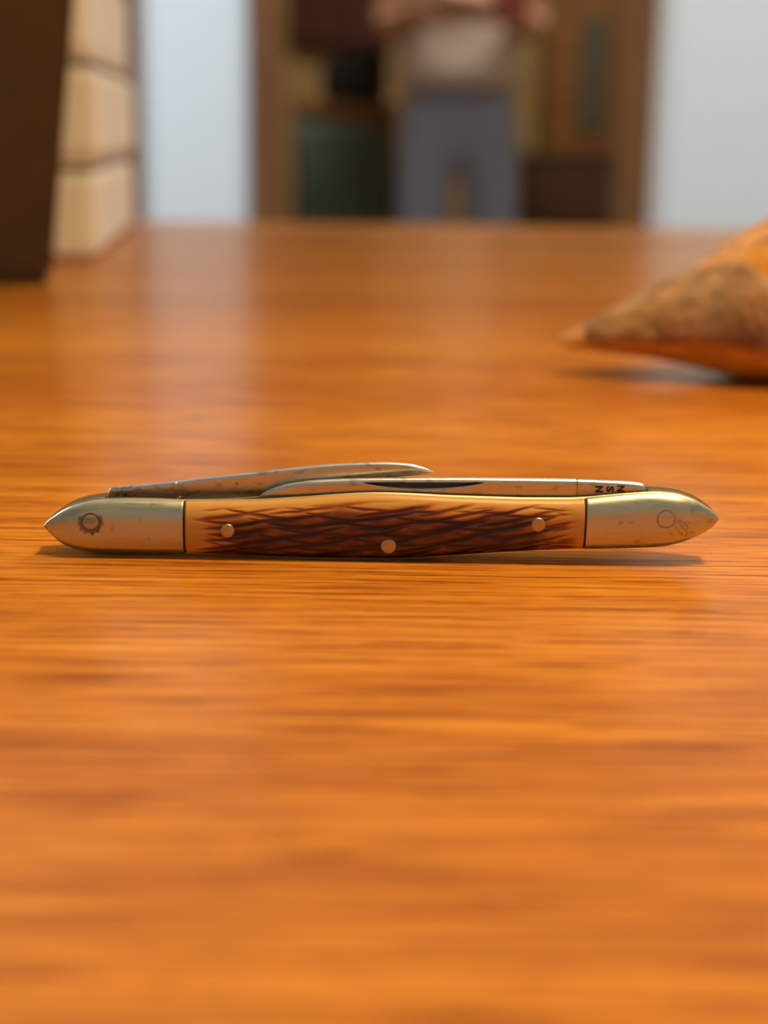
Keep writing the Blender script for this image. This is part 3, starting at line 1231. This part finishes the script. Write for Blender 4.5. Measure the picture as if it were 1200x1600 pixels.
# black bag on it
b0, b1 = at_y(502, 120, CY).x, at_y(606, 120, CY).x
bz1 = at_y(550, 82, CY).z
bag = thing('black_bag', 'black soft bag sitting on the console table', 'bag', ((b0 + b1) / 2, CY + .12, tt.z - .002))
bm = boxm(-(b1 - b0) / 2, (b1 - b0) / 2, -.09, .09, 0, bz1 - tt.z, bevel=.03, seg=4)
for v in bm.verts:
    v.co.z += .018 * math.sin(v.co.x * 30) * (v.co.z / (bz1 - tt.z))
obj('bag_body', bm, M['black_cloth'], bag, True)
bm = bmesh.new()
pr = None
for k in range(13):
    a = math.pi * k / 12
    c = Vector((.05 * math.cos(a), 0, bz1 - tt.z - .02 + .05 * math.sin(a)))
    ring = [bm.verts.new(c + Vector((.008 * math.cos(q) * math.cos(a), .008 * math.sin(q), .008 * math.cos(q) * math.sin(a)))) for q in [2 * math.pi * w_ / 8 for w_ in range(8)]]
    if pr:
        for w_ in range(8):
            bm.faces.new((pr[w_], pr[(w_ + 1) % 8], ring[(w_ + 1) % 8], ring[w_]))
    pr = ring
obj('handle', bm, M['black_cloth'], bag, True)


def hanging(name, label, cat, pts_top, pts_bot, Y, mat, folds=7, amp=.012, thick=.008, n=40, mrows=16, parent=None):
    """a hanging cloth with folds: top and bottom edge given as pixel points at depth Y"""
    bm = bmesh.new()
    gridf, gridb = [], []
    for i in range(n + 1):
        u = i / n
        a = Vector(pts_top[0]).lerp(Vector(pts_top[1]), u)
        b = Vector(pts_bot[0]).lerp(Vector(pts_bot[1]), u)
        rf, rb_ = [], []
        for j in range(mrows + 1):
            q = a.lerp(b, j / mrows)
            p = at_y(q.x, q.y, Y)
            off = amp * math.sin(u * folds * 2 * math.pi + .6 * math.sin(j * .4)) * (.35 + .65 * j / mrows)
            rf.append(bm.verts.new((p.x, Y + off - thick / 2, p.z)))
            rb_.append(bm.verts.new((p.x, Y + off + thick / 2, p.z)))
        gridf.append(rf)
        gridb.append(rb_)
    for i in range(n):
        for j in range(mrows):
            bm.faces.new((gridf[i][j], gridf[i + 1][j], gridf[i + 1][j + 1], gridf[i][j + 1]))
            bm.faces.new((gridb[i][j], gridb[i][j + 1], gridb[i + 1][j + 1], gridb[i + 1][j]))
        bm.faces.new((gridf[i][0], gridb[i][0], gridb[i + 1][0], gridf[i + 1][0]))
        bm.faces.new((gridf[i][mrows], gridf[i + 1][mrows], gridb[i + 1][mrows], gridb[i][mrows]))
    for j in range(mrows):
        bm.faces.new((gridf[0][j], gridf[0][j + 1], gridb[0][j + 1], gridb[0][j]))
        bm.faces.new((gridf[n][j], gridb[n][j], gridb[n][j + 1], gridf[n][j + 1]))
    o = obj(name, bm, mat, parent, True)
    if label:
        tag(o, label, cat)
    return o


hanging('draped_cloth', 'grey-teal cloth hanging down the front of the console table', 'cloth', ((462, 186), (608, 205)), ((480, 520), (612, 520)), CY - .045, M['teal_cloth'], 4)
hanging('maroon_coat', 'dark maroon coat hanging on the hall wall above the black bag', 'coat', ((470, -220), (605, -220)), ((455, 70), (612, 84)), HY1 - .05, M['maroon'], 3, .014, .02)
hanging('curtain', 'tan curtain hanging behind the standing person', 'curtain', ((772, -560), (852, -560)), ((774, 420), (854, 420)), HY1 - .035, simple('tan_curtain_fabric', (.50, .34, .14), .9, var=.1, scale=8), 4, .014, .006)
# wardrobe on the right of the hall
WY = 5.18
w0, w1 = at_y(856, 100, WY).x, at_y(1015, 100, WY).x
ward = thing('wardrobe', 'tall brown wardrobe with a narrow grey-green panel at the right of the hall', 'wardrobe', (w0, WY, 0))
obj('body', boxm(0, w1 - w0, 0, .30, 0, 2.1, bevel=.005), M['mid_wood'], ward)
q0, q1 = at_y(908, 100, WY).x - w0, at_y(948, 100, WY).x - w0
qz0, qz1 = at_y(925, 205, WY).z, at_y(925, 28, WY).z
obj('door', boxm(.01, q0 - .01, -.02, -.001, .05, 2.05, bevel=.004), M['mid_wood'], ward)
obj('door', boxm(q1 + .01, w1 - w0 - .01, -.02, -.001, .05, 2.05, bevel=.004), M['mid_wood'], ward)
obj('panel', boxm(q0, q1, -.012, -.001, qz0, qz1, bevel=.003), M['grey_green'], ward)
# low chest in front of it
LY = 4.72
l0, l1 = at_y(806, 240, LY).x, at_y(985, 240, LY).x
lz = at_y(880, 240, LY).z
ch = thing('low_chest', 'low dark brown wooden chest in front of the wardrobe', 'chest', (l0, LY, 0))
obj('body', boxm(0, l1 - l0, 0, .34, .04, lz - .02, bevel=.004), M['dark_wood'], ch)
obj('chest_top', boxm(-.005, l1 - l0 + .005, -.012, .345, lz - .02, lz, bevel=.004), M['dark_wood'], ch)
obj('drawer', boxm(.015, l1 - l0 - .015, -.012, -.001, lz - .20, lz - .04, bevel=.003), M['dark_wood'], ch)
obj('drawer', boxm(.015, l1 - l0 - .015, -.012, -.001, lz - .38, lz - .22, bevel=.003), M['dark_wood'], ch)
for sx in (.03, l1 - l0 - .03):
    for sy in (.04, .30):
        obj('foot', boxm(sx - .02, sx + .02, sy - .02, sy + .02, 0, .04), M['dark_wood'], ch)
